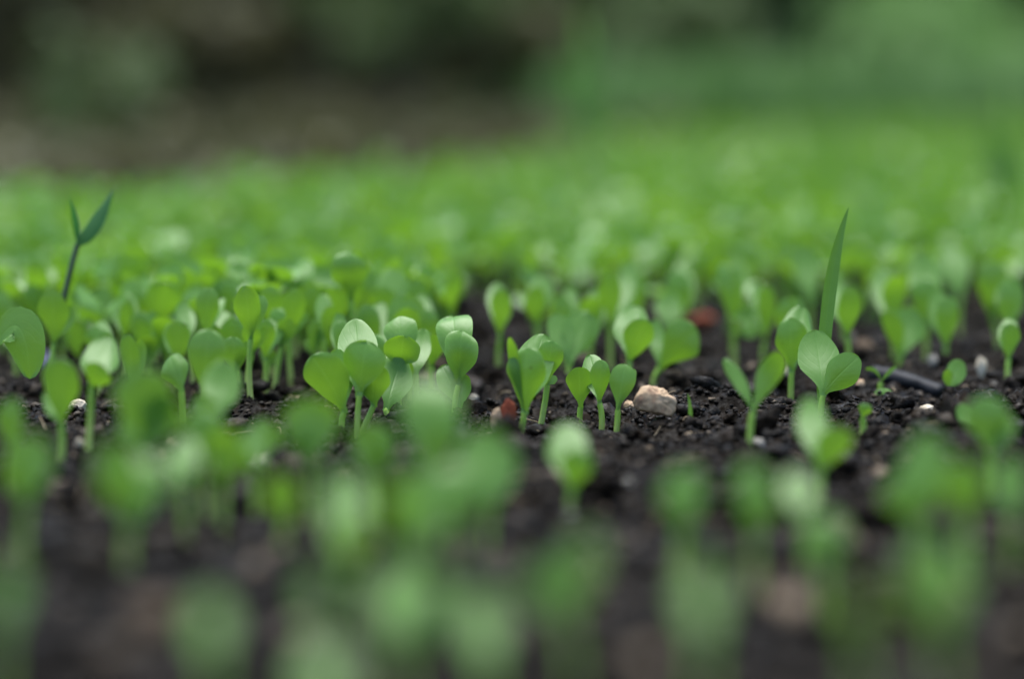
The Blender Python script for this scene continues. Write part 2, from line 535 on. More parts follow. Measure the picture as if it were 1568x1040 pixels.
tag(fib.build('root_fibres', stone_material('straw', (0.10, 0.07, 0.04), (0.26, 0.20, 0.12), (0.40, 0.33, 0.22))), 'thin straw coloured root fibres scattered over the dark soil', 'root fibres', kind='stuff')

# ------------------------------------------------------------------ seedlings
USED = []          # bases already planted
N_SEED = 0


def seedling(base_px, junc, leaves, label, group=None, rs=0.0007, wk=1.02, name='seedling', cat='seedling', lm=None, sm=None, prof='spoon'):
    """base, junction and leaf tips as seen in the photograph; depth comes from the soil under the base.
    leaf: (tip x, tip y, width px, lean towards the viewer, [cup], [roll], [control px])"""
    global N_SEED
    p, d = G(*base_px)
    USED.append((p[0], p[1]))
    N_SEED += 1
    root = empty(name, p, label, cat, group)
    blur = max(0.0, 117 * (0.486 - d) / d)
    junc = (junc[0], junc[1] - (0.12 if base_px[1] > 1000 else -0.08) * blur)
    J = P(junc[0], junc[1], d)
    sway = (J - p) * 0.5 + p + RT * rng.uniform(-0.0012, 0.0012)
    v, f, u = tube(p - np.array((0, 0, 0.0025)), sway, J, rs * 1.0, rs * 0.95)
    mesh_obj('stem', v, f, sm or M_STEM, root, u, p)
    for lf in leaves:
        tx, ty, wd, lean = lf[:4]
        wd = max(wd - (0.42 if base_px[1] > 1000 else 0.3) * blur, 0.5 * wd)
        ty += 0.20 * blur
        lean *= 1.5 if lean < -0.25 else 1.2
        cup = lf[4] if len(lf) > 4 and lf[4] is not None else rng.uniform(0.04, 0.2) * rng.choice([-1, 1])
        roll = lf[5] if len(lf) > 5 and lf[5] is not None else rng.uniform(-0.22, 0.22)
        if lean < 0: cup = -abs(cup) * 0.7
        roll += rng.uniform(-0.14, 0.14)
        s = d / FPX
        jx, jy = junc
        L2 = math.hypot(tx - jx, ty - jy) * s
        T = P(tx, ty, d) - FW * lean * L2
        if len(lf) > 6 and lf[6]:
            C = P(lf[6][0], lf[6][1], d) - FW * lean * L2 * 0.2
        else:
            C = (J + P(tx, ty, d)) / 2 - FW * lean * L2 * 0.12 + UP * 0.06 * L2 + RT * (jx - tx) * s * 0.12
        hk = rng.uniform(0.35, 1.15) if lean > 0.2 else (-rng.uniform(0.3, 0.9) if lean < -0.25 else rng.choice([-1, 1]) * rng.uniform(0.4, 1.0))
        if len(lf) > 7: hk = lf[7]
        v, f, u = blade(J - (T - J) * 0.02, T, C, wd * s * wk, -FW, cup, roll, prof=prof, ph=rng.uniform(0, 6), wob=rng.uniform(0.015, 0.07), hook=hk if prof == 'spoon' and wd > 20 else 0.0,
                        notch=rng.choice([0, 0, 0.06, 0.14]), view=FW)
        mesh_obj('leaf', v, f, lm or M_LEAF, root, u, p)
    return root


SHARP = [
 # base, junction, leaves, label
 ((133, 682), (140, 594), [(156, 512, 57, -.75, .12, 0), (161, 556, 46, .8, -.12, .1)], 'seedling with a round pale rear leaf and short dark front leaf on a bare stem'),
 ((-25, 640), (-22, 560), [(44, 580, 60, .15, .1, .25, (38, 430)), (-70, 500, 50, -.3)], 'seedling at the left border whose pale veined leaf arches over and droops'),
 ((797, 664), (803, 632), [(806, 532, 64, .30, -.16, .12), (782, 516, 24, .1, .3, .75), (834, 510, 60, -.7, .1, -.1, (812, 560))], 'tall broad-leaved seedling beside the red chip, one leaf corner pointed'),
 ((823, 656), (838, 590), [(846, 522, 40, .35, -.1, -.4), (853, 578, 14, -.3)], 'slim seedling leaning on the tall broad-leaved one beside the red chip'),
 ((696, 644), (702, 590), [(692, 485, 54, -.2, -.1, .2, None, 1.3), (708, 507, 50, .3, .28, -.05, None, 1.5)], 'tall twin-leaved seedling with hooded leaf tips at the edge of the dark gap'),
 ((545, 662), (550, 606), [(537, 486, 62, -.75, .1, 0), (562, 522, 64, .25, -.1, .2)], 'large seedling with a pale dome leaf behind a darker pointed leaf'),
 ((527, 667), (527, 632), [(480, 544, 64, .35, -.14, .2), (512, 534, 40, -.4)], 'seedling with a dark wide leaf slanting left under the pale dome leaf'),
 ((543, 676), (572, 622), [(574, 558, 54, .45, -.14, .1), (556, 572, 30, -.3)], 'seedling with slanting stem and yellowish spoon leaf near the tall pale one'),
 ((600, 664), (592, 628), [(613, 546, 58, -.6, .08, 0)], 'seedling with one round whitish green leaf just right of the yellowish spoon leaf'),
 ((615, 640), (613, 562), [(611, 484, 52, -.2, -.25, 0), (620, 514, 52, .8, .22, .1)], 'seedling with a domed leaf over a dark folded leaf'),
 ((640, 636), (637, 574), [(648, 503, 34, -.8, .05, .1)], 'pale oval-leaved seedling tucked behind the domed folded one'),
 ((705, 654), (704, 628), [(709, 573, 32, -.15, .1, 0), (676, 561, 36, -.2, .1, 0)], 'small seedling with two round leaves at the foot of the hooded twin'),
 ((962, 610), (963, 556), [(980, 466, 54, -.6, .08, .1), (990, 491, 46, .45, -.14, -.2)], 'seedling with yellowish front leaf and pale back leaf behind the tan stone'),
 ((1000, 602), (1010, 566), [(1068, 508, 60, .35, -.1, -.1, (1040, 515)), (1006, 488, 24, -.5)], 'seedling with a broad leaf tilted right above the tan stone'),
 ((1212, 610), (1212, 570), [(1208, 487, 46, .25, -.1, .1), (1240, 469, 50, -.6, .1, 0)], 'seedling with bright yellow-green leaf left of the grass blade'),
 ((1254, 648), (1260, 606), [(1256, 505, 60, -.5, .08, 0), (1312, 546, 48, .4, -.12, .15)], 'seedling with a large smooth pale leaf in front of the grass blade'),
 ((1149, 694), (1153, 630), [(1112, 547, 24, -.35, .1, .2), (1196, 541, 38, .1, -.1, .25)], 'seedling opened in a narrow V on the bare soil'),
 ((888, 642), (889, 624), [(886, 562, 42, .35, -.1, .3)], 'small dark-leaved seedling right of the tall broad-leaved one'),
 ((918, 658), (918, 618), [(905, 543, 36, -.6, .08, .1), (921, 551, 32, .3, -.1, -.3)], 'seedling with a bright upright leaf between two darker small ones'),
 ((940, 664), (946, 628), [(958, 557, 38, .1, -.14, .2), (974, 566, 18, -.2)], 'dark upright seedling just left of the tan stone'),
 ((1347, 606), (1349, 586), [(1326, 566, 6, -.1, .1, .2, (1344, 560)), (1372, 561, 6, .1, .1, 0)], 'tiny forked sprout standing in front of the black twig'),
 ((1367, 630), (1374, 623), [(1344, 601, 26, -.7, .05, 0), (1384, 623, 10, .2)], 'tiny bluish leaf lying on the soil below the forked sprout'),
 ((1447, 618), (1453, 598), [(1477, 553, 30, -.35, .05, .1), (1449, 566, 14, .2)], 'small seedling with one upright leaf right of the black twig'),
 ((1377, 578), (1378, 548), [(1356, 474, 30, .25, -.1, .3), (1406, 471, 52, -.35, .05, 0)], 'soft-edged seedling with two rounded leaves above the black twig'),
 ((868, 594), (871, 560), [(848, 480, 40, -.35, .1, .2), (902, 476, 56, -.35, .08, 0)], 'seedling whose two pale leaves make a heart shape, behind the sharp row'),
 ((350, 620), (358, 578), [(360, 516, 38, .35, -.12, 0), (376, 522, 18, 0)], 'short seedling with a notched leaf left of the clump of bare stems'),
 ((379, 596), (386, 545), [(388, 490, 28, .6, -.15, 0), (409, 501, 18, .1)], 'seedling with a small hooked leaf on a bare upright stem'),
 ((402, 602), (408, 566), [(405, 529, 16, -.3), (424, 540, 18, .1)], 'smallest seedling in the clump of bare stems above the dark clod'),
 ((416, 606), (431, 532), [(424, 472, 26, .15), (446, 488, 30, .4), (410, 500, 18, -.2)], 'seedling with a long slanting whitish stem in the clump'),
 ((447, 574), (441, 524), [(457, 441, 36, .45, -.2, 0), (472, 480, 14, 0)], 'seedling with a tall hooded leaf at the right of the stem clump'),
 ((280, 650), (278, 600), [(256, 545, 46, -.2, -.3, .3)], 'seedling with a crumpled pale triangular leaf'),
 ((305, 668), (312, 606), [(322, 503, 58, .28, -.1, 0)], 'seedling with one broad upright oval leaf left of the notched one'),
 ((330, 740), (330, 650), [(338, 549, 62, -.5, .08, 0), (302, 604, 42, .3)], 'seedling with a soft pale round leaf in front of the broad oval leaf'),
 ((90, 706), (93, 652), [(97, 546, 60, .3, -.1, 0), (62, 600, 28, -.4)], 'dark oval-leaved seedling in front of the pale drooping leaf'),
 ((205, 664), (205, 604), [(198, 511, 28, .25), (215, 519, 22, -.2)], 'slim two-leaved seedling right of the round pale-leaved one'),
 ((1015, 566), (1022, 510), [(1030, 448, 42, -.45, .05, 0)], 'blurred seedling with one round leaf above the tilted broad leaf'),
 ((1125, 552), (1122, 505), [(1104, 404, 24, .2, -.1, 0), (1148, 466, 46, -.6, .05, 0, (1165, 515))], 'seedling with a slim upright leaf and a hanging round leaf on bare soil'),
 ((1492, 664), (1490, 656), [(1473, 618, 28, -.5, .05, .1)], 'tiny pale leaf low at the right beside a large blurred leaf'),
 ((1316, 652), (1320, 640), [(1326, 616, 24, .5, -.3, .2)], 'curled bud-like sprout below the forked sprout'),
 ((478, 600), (480, 548), [(489, 490, 30, .15), (470, 520, 14, -.2)], 'slim seedling beside the dark wide slanting leaf'),
 ((298, 590), (290, 532), [(271, 461, 30, -.55, .1, .2)], 'seedling with a narrow whitish leaf leaning left'),
 ((318, 612), (316, 518), [(321, 441, 36, .3, -.1, .1), (337, 456, 16, -.5)], 'tall narrow seedling with a shiny right edge'),
 ((80, 596), (82, 528), [(87, 444, 46, .45, -.18, 0), (106, 468, 28, -.3)], 'hooded seedling just below the dark two-leaved weed'),
 ((62, 560), (60, 500), [(45, 436, 34, .3), (62, 420, 34, -.6)], 'seedling with a white-tipped leaf left of the dark weed stem'),
 ((185, 540), (180, 470), [(170, 394, 34, -.5, -.2, 0), (184, 412, 26, .5)], 'seedling with a white-capped leaf right of the dark weed stem'),
 ((192, 580), (190, 520), [(186, 450, 40, -.45, .1, .1), (203, 462, 26, .4)], 'seedling with a blurred white-topped leaf above the round pale one'),
 ((238, 572), (240, 512), [(264, 434, 54, .5, -.2, -.1), (242, 412, 42, -.55, .1, 0)], 'seedling with a dark hood leaf and a pale round leaf'),
 ((350, 560), (350, 498), [(343, 425, 40, .2), (384, 419, 44, -.4, -.15, 0)], 'seedling with a pale curved cap above the tall hooded leaves'),
 ((385, 590), (384, 520), [(380, 438, 40, .6, -.15, 0), (402, 452, 26, .1)], 'dark hooded seedling over the small hooked leaf'),
 ((418, 578), (416, 510), [(415, 438, 36, .55, -.2, 0)], 'dark hooded seedling second from the stem clump'),
 ((495, 590), (496, 520), [(492, 450, 26, -.35, .1, .1), (508, 470, 20, .3)], 'slender seedling left of the pair of dark loops'),
 ((515, 580), (515, 510), [(513, 441, 34, .4, -.15, 0)], 'upright dark oval seedling above the pale dome leaf'),
 ((540, 560), (540, 500), [(537, 421, 30, .5, -.2, 0), (554, 456, 22, -.6)], 'seedling with a dark looped leaf above the dome leaf'),
 ((622, 590), (620, 530), [(620, 450, 54, -.2, -.2, 0), (630, 472, 40, .5, .1, 0)], 'blurred seedling with a folded cap leaf right above the domed one'),
 ((600, 555), (598, 490), [(598, 410, 48, -.3, -.15, 0), (580, 440, 34, .3)], 'blurred seedling with a wide pale cap behind the folded caps'),
 ((938, 552), (936, 500), [(932, 414, 34, .4, -.1, 0), (966, 402, 26, -.5, .1, .3, (970, 450))], 'blurred seedling with a white-streaked leaf and a darker one, near the middle'),
 ((1130, 520), (1130, 470), [(1134, 391, 36, -.5, .1, 0)], 'blurred seedling with a whitish upright leaf right of the slim upright leaf'),
 ((1240, 540), (1240, 470), [(1238, 370, 36, -.4, .1, .1)], 'blurred pale seedling leaning close to the left edge of the grass blade'),
 ((1293, 545), (1292, 500), [(1283, 412, 30, -.5, .1, 0), (1312, 440, 34, .3, -.1, 0)], 'blurred seedling with one pale and one dark leaf right of the grass blade'),
 ((1420, 552), (1420, 500), [(1428, 385, 48, -.5, .1, 0), (1412, 425, 44, .2, -.1, 0)], 'blurred seedling with a big pale leaf over the two rounded leaves'),
 ((1528, 546), (1522, 495), [(1512, 402, 46, .4, -.2, 0), (1530, 440, 24, 0)], 'blurred dark hooded seedling close to the right border'),
 ((1470, 520), (1470, 460), [(1462, 370, 46, -.4, .1, 0)], 'blurred seedling between the big pale leaf and the dark hooded one'),
]
FRONT = [
 ((228, 806), (225, 690), [(221, 556, 104, .25, -.1, 0), (268, 602, 82, .1), (188, 622, 62, -.3)], 'large blurred seedling rising in front of the slim two-leaved one'),
 ((660, 850), (660, 735), [(656, 574, 96, -.15, .05, 0), (694, 612, 62, .2)], 'largest blurred seedling in the middle, upright before the hooded twin'),
 ((752, 862), (752, 775), [(735, 650, 96, -.35, .05, -.2), (790, 682, 52, -.5)], 'blurred bright seedling covering the foot of the red chip'),
 ((640, 946), (640, 850), [(644, 700, 118, -.35, .05, 0), (600, 730, 70, .1)], 'blurred pale seedling in the foreground below the largest one'),
 ((530, 966), (530, 868), [(521, 706, 88, -.65, .08, 0), (556, 770, 66, .35)], 'blurred seedling with the brightest whitish leaf of the foreground'),
 ((200, 906), (200, 806), [(212, 690, 108, -.2, .05, 0), (172, 664, 80, .2)], 'wide blurred seedling low at the left above the dark bare soil'),
 ((282, 862), (282, 752), [(276, 664, 62, -.5, .05, 0)], 'blurred seedling with a mint-coloured spot right of the wide one'),
 ((346, 840), (345, 752), [(344, 648, 62, .05)], 'blurred upright seedling between the mint spot and the tan chip'),
 ((392, 810), (386, 722), [(384, 648, 54, -.45), (352, 680, 40, .2)], 'blurred seedling just above the tan chip'),
 ((318, 790), (316, 706), [(306, 620, 70, .1, -.1, 0), (330, 650, 52, -.35)], 'blurred yellow-green seedling under the soft pale round leaf'),
 ((410, 770), (404, 700), [(400, 636, 46, -.3), (426, 650, 40, .2)], 'small blurred seedling between the dark clod and the tan chip'),
 ((575, 812), (574, 730), [(566, 642, 72, -.2, .05, 0), (594, 660, 50, .25)], 'blurred seedling at the left shoulder of the largest middle one'),
 ((700, 900), (700, 806), [(696, 700, 88, -.1, .05, 0), (724, 736, 60, .2)], 'blurred seedling between the pale foreground one and the red chip'),
 ((40, 890), (40, 776), [(42, 655, 86, -.25, .05, 0), (12, 690, 52, .2)], 'big blurred seedling at the left border above the dark bare soil'),
 ((18, 764), (18, 694), [(20, 605, 46, .2)], 'blurred narrow seedling above the big one at the left border'),
 ((440, 890), (438, 806), [(430, 712, 62, .35, -.1, 0)], 'yellowish blurred seedling right of the tan chip'),
 ((480, 796), (478, 712), [(478, 600, 94, -.1, -.1, 0), (450, 640, 52, .25)], 'round-headed blurred seedling right of the dark clod'),
 ((872, 796), (876, 752), [(868, 645, 68, -.55, .05, .1), (890, 682, 56, .4, -.1, 0)], 'blurred two-tone seedling in front of the bright upright leaf'),
 ((1045, 912), (1045, 812), [(1058, 704, 82, -.3, .05, -.2), (1020, 730, 52, .1)], 'blurred seedling below the tan stone on open soil'),
 ((1155, 926), (1155, 820), [(1150, 700, 68, -.1, .05, 0), (1186, 742, 44, .3)], 'blurred upright seedling below the narrow V'),
 ((1232, 886), (1230, 796), [(1222, 712, 62, -.7, .05, 0)], 'blurred bluish seedling right of the upright one below the V'),
 ((1262, 986), (1262, 880), [(1264, 776, 78, -.05, .05, 0)], 'blurred seedling lowest in the column under the large smooth leaf'),
 ((1255, 790), (1256, 722), [(1250, 604, 54, -.65, .05, 0), (1292, 650, 56, .35, -.1, 0)], 'blurred pale seedling directly under the large smooth leaf'),
 ((1522, 770), (1518, 700), [(1508, 600, 72, .2, -.1, 0), (1548, 630, 42, 0)], 'blurred broad seedling beside the tiny pale leaf at the right'),
 ((1400, 906), (1402, 806), [(1384, 716, 92, .1, -.05, 0), (1440, 655, 92, -.4, .05, -.1)], 'blurred double-leaved seedling covering the soil below the black twig'),
 ((1482, 912), (1480, 796), [(1468, 690, 84, .25, -.1, 0)], 'darker blurred seedling right of the double-leaved one'),
 ((1552, 886), (1550, 796), [(1552, 690, 66, -.35, .05, 0)], 'blurred pale seedling cut by the right border'),
 ((1440, 1130), (1440, 985), [(1446, 812, 138, -.35, -.05, 0), (1404, 850, 90, .3)], 'very blurred huge yellow-green seedling at the lower right'),
 ((1085, 1160), (1080, 1010), [(1080, 836, 104, -.7, .05, 0)], 'very blurred dull seedling at the bottom under the upright one'),
 ((880, 1096), (866, 966), [(908, 800, 92, -.05, .05, -.2), (812, 852, 92, -.35, .05, .1)], 'very blurred forked seedling low in the middle'),
 ((490, 1090), (488, 986), [(482, 856, 80, -.35, .05, 0)], 'very blurred dark seedling under the brightest whitish leaf'),
 ((330, 1200), (328, 1030), [(304, 900, 104, -.7, .05, 0)], 'very blurred lone leafy seedling on the dark soil at the lower left'),
 ((0, 1130), (0, 1000), [(4, 836, 86, -.35, .05, 0)], 'very blurred seedling cut by the left border on dark soil'),
 ((500, 1260), (500, 1120), [(488, 978, 130, -.6, .05, 0)], 'very blurred seedling cut by the lower border, left of the middle'),
 ((622, 1140), (622, 1020), [(596, 850, 124, -.6, .05, 0), (666, 868, 92, -.2)], 'very blurred greyish green seedling below the pale foreground one'),
 ((752, 1160), (750, 1060), [(724, 886, 104, -.6, .05, 0)], 'very blurred greyish seedling left of the low forked one'),
 ((1320, 1140), (1316, 1030), [(1310, 876, 66, .1)], 'very blurred dull thin seedling left of the huge yellow-green one'),
]
ZONES = [
 (lambda px, py: px < 260, 'soft green seedling crowded around the dark two-leaved weed', 'crowded seedlings around the dark weed'),
 (lambda px, py: px < 480, 'soft green seedling crowded behind the clump of bare stems', 'crowded seedlings behind the stem clump'),
 (lambda px, py: px < 740, 'soft green seedling crowded behind the domed and hooded leaves', 'crowded seedlings behind the domed leaves'),
 (lambda px, py: px < 1000, 'soft green seedling on the thinly sown soil behind the heart-shaped pair', 'thinly sown seedlings behind the heart pair'),
 (lambda px, py: px < 1260, 'soft green seedling on the thinly sown soil left of the grass blade', 'thinly sown seedlings left of the grass blade'),
 (lambda px, py: True, 'soft green seedling on the thinly sown soil right of the grass blade', 'thinly sown seedlings right of the grass blade'),
]
HOOD = [  # further seedlings of the dense left rows: leaf tip, width, lean, base y
 (122, 468, 42, .5, 584), (142, 438, 36, -.4, 570), (216, 468, 38, .5, 586), (226, 502, 32, .4, 596), (300, 428, 36, .4, 566),
 (360, 468, 44, .55, 588), (566, 452, 36, .5, 580), (577, 500, 42, .45, 602), (652, 452, 40, -.3, 580), (662, 498, 34, .4, 604),
 (28, 478, 34, .4, 590), (8, 436, 44, -.4, 570), (152, 482, 36, .5, 594), (465, 418, 40, .4, 560), (440, 405, 38, -.4, 548),
 (330, 478, 34, .5, 592), (408, 470, 30, .6, 590), (528, 470, 34, .5, 592), (480, 425, 38, .3, 560), (255, 470, 40, .6, 590),
 (205, 425, 40, .4, 560), (285, 395, 40, -.5, 545), (560, 400, 44, .5, 548), (640, 415, 42, .4, 556), (100, 430, 38, .4, 566),
]
def zone_of(px):
    return ('soft green seedling crowded around the dark two-leaved weed', 'crowded seedlings around the dark weed') if px < 260 else \
        ('soft green seedling crowded behind the clump of bare stems', 'crowded seedlings behind the stem clump') if px < 480 else \
        ('soft green seedling crowded behind the domed and hooded leaves', 'crowded seedlings behind the domed leaves')
HOOD += [  # and of the thinner rows at the right
 (905, 444, 40, .4, 572), (862, 436, 36, -.4, 566), (1120, 404, 30, -.5, 556),
 (1172, 424, 34, .4, 560), (1206, 444, 34, .4, 574), (1294, 430, 34, .4, 562), (1366, 408, 38, -.4, 552), (1452, 436, 38, .4, 568),
 (1548, 424, 44, .4, 560), (1545, 478, 34, .4, 596), (820, 418, 38, .4, 552), (770, 424, 36, .4, 556), (975, 396, 40, .4, 542), (1040, 398, 42, -.4, 544),
]
for k in range(34):      # low ones tucked between the others at the left
    by_ = rng.uniform(560, 622)
    hx = rng.uniform(2, 700) if k % 3 else rng.uniform(460, 690)
    hw_ = rng.uniform(27, 40)
    if 340 < hx < 465 or 45 < hx < 100 or 590 < hx < 615 or any(abs(hx - q[0]) < 22 and abs(by_ - q[4]) < 26 for q in HOOD): continue
    HOOD.append((hx, by_ - rng.uniform(72, 112), hw_, .4, by_))
for tx, ty, wd, le, by in HOOD:
    a_ = rng.uniform(-6, 6); o_ = rng.choice([-1, 1]) * rng.uniform(8, 20)
    if tx > 700:
        lab, grp = [(l_, g_) for t_, l_, g_ in ZONES if t_(tx, ty)][0]
    else:
        lab, grp = zone_of(tx)
    jy = max(ty + wd * rng.uniform(1.75, 2.2), by - rng.uniform(30, 55))
    front = (tx + a_ * .5, ty + rng.uniform(4, 22), wd * rng.uniform(.8, 1.05), rng.uniform(.1, .5))
    rear = (tx + o_, ty + rng.uniform(-4, 14), wd * rng.uniform(.75, 1.05), -rng.uniform(.35, .7))
    seedling((tx + a_, by), (tx + a_ * .7, jy), [front, rear], lab, grp)
for b, j, lv, lab in SHARP:
    seedling(b, j, lv, lab, 'lettuce seedlings in the soil bed')
for b, j, lv, lab in FRONT:
    seedling(b, j, lv, lab, 'lettuce seedlings in the soil bed', rs=0.0006, wk=1.06)


# the rest of the bed: spaced at random, denser to the left and far away
def to_px(p):
    q = np.asarray(p) - CAMP
    d = q @ FW
    return 784 + FPX * (q @ RT) / d, 520 - FPX * (q @ UP) / d, d


def far_edge(px):
    return float(np.interp(px, [-300, 350, 620, 900, 1200], [1.15, 1.2, 1.45, 2.0, 2.7]))


def spacing(px, py, d):
    if d > 1.2: return 0.0175
    if d > 0.78: return 0.0128
    if 60 < px < 150 and py > 540: return 0.05
    if px < 690:
        return (0.0070 if py > 520 else 0.0080) if py < 562 else 0.05
    if 695 < px < 790 and py > 455: return 0.05
    return float(np.interp(py, [450, 500, 560, 600], [0.009, 0.0145, 0.028, 0.07]))


cell = {}
def free(x, y, r):
    k = 0.02
    ci, cj = int(x // k), int(y // k)
    n = int(r // k) + 1
    for a in range(ci - n, ci + n + 1):
        for b in range(cj - n, cj + n + 1):
            for (u, v) in cell.get((a, b), ()):
                if (u - x) ** 2 + (v - y) ** 2 < r * r: return False
    return True
def put(x, y):
    cell.setdefault((int(x // 0.02), int(y // 0.02)), []).append((x, y))
for u in USED: put(*u)

cands = []
for k in range(60000):
    d = math.sqrt(rng.uniform(0.46 ** 2, 2.9 ** 2)) if k > 26000 else rng.uniform(0.46, 1.3)
    px = rng.uniform(-420, 1990)
    if d > far_edge(px) * (1 + 0.30 * float(vnoise(np.array(px / 130.0), np.array(3.3)))): continue
    if rng.random() < (d / far_edge(px) - 0.55) / 0.55: continue
    x = (px - 784) / FPX * d
    y = d * math.cos(PITCH) - 0.0
    z = float(soil_h(x, y))
    qx, qy, qd = to_px((x, y, z))
    if qy > 640: continue
    r = spacing(qx, qy, qd)
    if not free(x, y, r): continue
    put(x, y)
    cands.append((qd, qx, qy, x, y, z))
cands.sort()


def auto_parts(x, y, z, nu, nv):
    """stem and two cotyledons of a seedling standing at x, y"""
    h = rng.uniform(0.006, 0.0135) + (0.0035 if y < 0.68 and x < -0.015 else 0.0)
    L = rng.uniform(0.0085, 0.0130)
    W = rng.uniform(0.0058, 0.0092)
    if y > 0.72:
        L *= 1.22; W *= 1.28
    az = rng.uniform(0, 2 * np.pi)
    op = rng.uniform(0.45, 1.25)
    base = np.array((x, y, z))
    J = base + np.array((rng.uniform(-.002, .002), rng.uniform(-.002, .002), h))
    parts = []
    for k in (0, 1):
        a = az + k * np.pi + rng.uniform(-.35, .35)
        o = op * rng.uniform(0.7, 1.25)
        out = np.array((math.cos(a), math.sin(a), 0))
        T = J + L * (out * math.sin(o) + np.array((0, 0, 1)) * math.cos(o)) * rng.uniform(0.7, 1.08)
        C = J + L * 0.55 * (out * 0.2 * math.sin(o) + np.array((0, 0, 1)))
        parts.append(blade(J, T, C, W * rng.uniform(.85, 1.1), -out + np.array((0, 0, .2)), rng.uniform(-.22, .18), rng.uniform(-.5, .5), nu, nv, wob=rng.uniform(.01, .07),
                           ph=rng.uniform(0, 6), hook=-rng.uniform(0.2, 2.1)))
    return base, J, parts


from mathutils.bvhtree import BVHTree
PARTS = {}
bv, bf, owner, off = [], [], [], 0
for o in bpy.data.objects:                              # what already stands in the bed
    if o.type == 'MESH' and o.parent is not None and o.name.split('.')[0] in ('leaf', 'stem'):
        co = np.empty(len(o.data.vertices) * 3, np.float32); o.data.vertices.foreach_get('co', co)
        bv.append(co.reshape(-1, 3) + np.array(o.parent.location))
        for p_ in o.data.polygons:
            bf.append(tuple(k + off for k in p_.vertices)); owner.append(-1)
        off += len(o.data.vertices)
near_c = [c for c in cands if -40 < c[1] < 1608 and c[2] > 250][:900]
for n, c in enumerate(near_c):
    PARTS[(c[3], c[4])] = pt = auto_parts(c[3], c[4], c[5], 9, 14)
    for v, f, u in pt[2]:
        bv.append(v); bf.extend(tuple(int(k) + off for k in q) for q in f); owner.extend([n] * len(f)); off += len(v)
tree = BVHTree.FromPolygons([tuple(v) for v in np.concatenate(bv)], bf)
seen = np.zeros(len(near_c))
for py in np.arange(260, 640, 2.5):
    for px in np.arange(2, 1568, 2.5):
        h = tree.ray_cast(Vector(CAMP), Vector(P(px, py, 1.0) - CAMP).normalized())
        if h[2] is not None and owner[h[2]] >= 0:
            seen[owner[h[2]]] += 1
n_ind = 300 - N_SEED
order = np.argsort(-seen, kind='stable')[:n_ind]
IND = [near_c[k] for k in sorted(order) if seen[k] > 2]
ind_set = set((c[3], c[4]) for c in IND)
for qd, qx, qy, x, y, z in IND:
    for test, lab, grp in ZONES:
        if test(qx, qy): break
    base, J, parts = PARTS[(x, y)]
    root = empty('seedling', base, lab, 'seedling', grp)
    v, f, u = tube(base - np.array((0, 0, 0.002)), (base + J) / 2, J, 0.0009, 0.0008, 7, 6)
    mesh_obj('stem', v, f, M_STEM, root, u, base)
    for v, f, u in parts:
        mesh_obj('leaf', v, f, M_LEAF, root, u, base)
pl = Pile()
for qd, qx, qy, x, y, z in cands:
    if (x, y) in ind_set: continue
    lo = qd > 0.9
    base, J, parts = PARTS[(x, y)] if (x, y) in PARTS else auto_parts(x, y, z, 5 if lo else 7, 7 if lo else 10)
    pl.add(*tube(base, (base + J) / 2, J, 0.0009, 0.0008, 4, 3))
    for p3 in parts: pl.add(*p3)
carpet = tag(pl.build('seedling_carpet', M_LEAF), 'dense carpet of blurred green seedlings filling the back of the bed', 'seedlings', kind='stuff')

# ------------------------------------------------------------------ weed, grass blade and other sprouts
def weed():
    p, d = G(70, 602)
    root = empty('weed', p, 'dark slender weed with two pointed leaves rising above the left seedlings', 'weed')
    J = P(119, 374, d)
    v, f, u = tube(p - np.array((0, 0, .003)), P(98, 440, d), J, 0.0008, 0.0007)
    mesh_obj('stem', v, f, M_DARKSTEM, root, u, p)
    s = d / FPX
    v, f, u = blade(J, P(169, 287, d) + FW * 0.004, P(146, 352, d), 26 * s, -FW, -.12, .15, prof='lance')
    mesh_obj('leaf', v, f, M_WEED, root, u, p)
    v, f, u = blade(J, P(113, 302, d) - FW * 0.006, P(128, 345, d), 20 * s, -FW, .3, .9, prof='lance')
    tag(mesh_obj('leaf', v, f, M_WEED, root, u, p), 'narrow dark leaf seen edge-on with a curled tip')
weed()


def rosette():
    p, d = G(890, 428)
    root = empty('weed', p, 'low bluish weed blurred among the seedlings behind the heart-shaped pair', 'weed')
    for k, (tx, ty, w_) in enumerate([(850, 372, 30), (905, 352, 34), (946, 374, 30), (880, 362, 30), (925, 392, 24)]):
        s = d / FPX
        J = p + np.array((0, 0, .004))
        v, f, u = blade(J, P(tx, ty, d) - FW * .004 * (k - 2), P((tx + 890) / 2, ty + 4, d), w_ * s, -FW, .1, .2, prof='lance', hook=-.5)
        mesh_obj('leaf', v, f, M_WEED, root, u, p)
rosette()


def grass_blade(base, tip, ctrl, wpx, lab, m, lean=0.0):
    p, d = G(*base)
    s = d / FPX
    v, f, u = blade(p - np.array((0, 0, .002)), P(*tip, d) - FW * lean, P(*ctrl, d), wpx * s, -FW, .12, .1, prof='lance')
    o = mesh_obj('grass_blade', v, f, m, None, u, p)
    o.location = tuple(p)
    return tag(o, lab, 'grass blade')
grass_blade((1256, 640), (1300, 316), (1262, 420), 23, 'tall pointed grass blade behind the large smooth pale leaf', M_GRASSBLADE)
grass_blade((1056, 655), (1053, 602), (1060, 630), 7, 'tiny bright grass sprout standing right of the tan stone', M_LEAF)

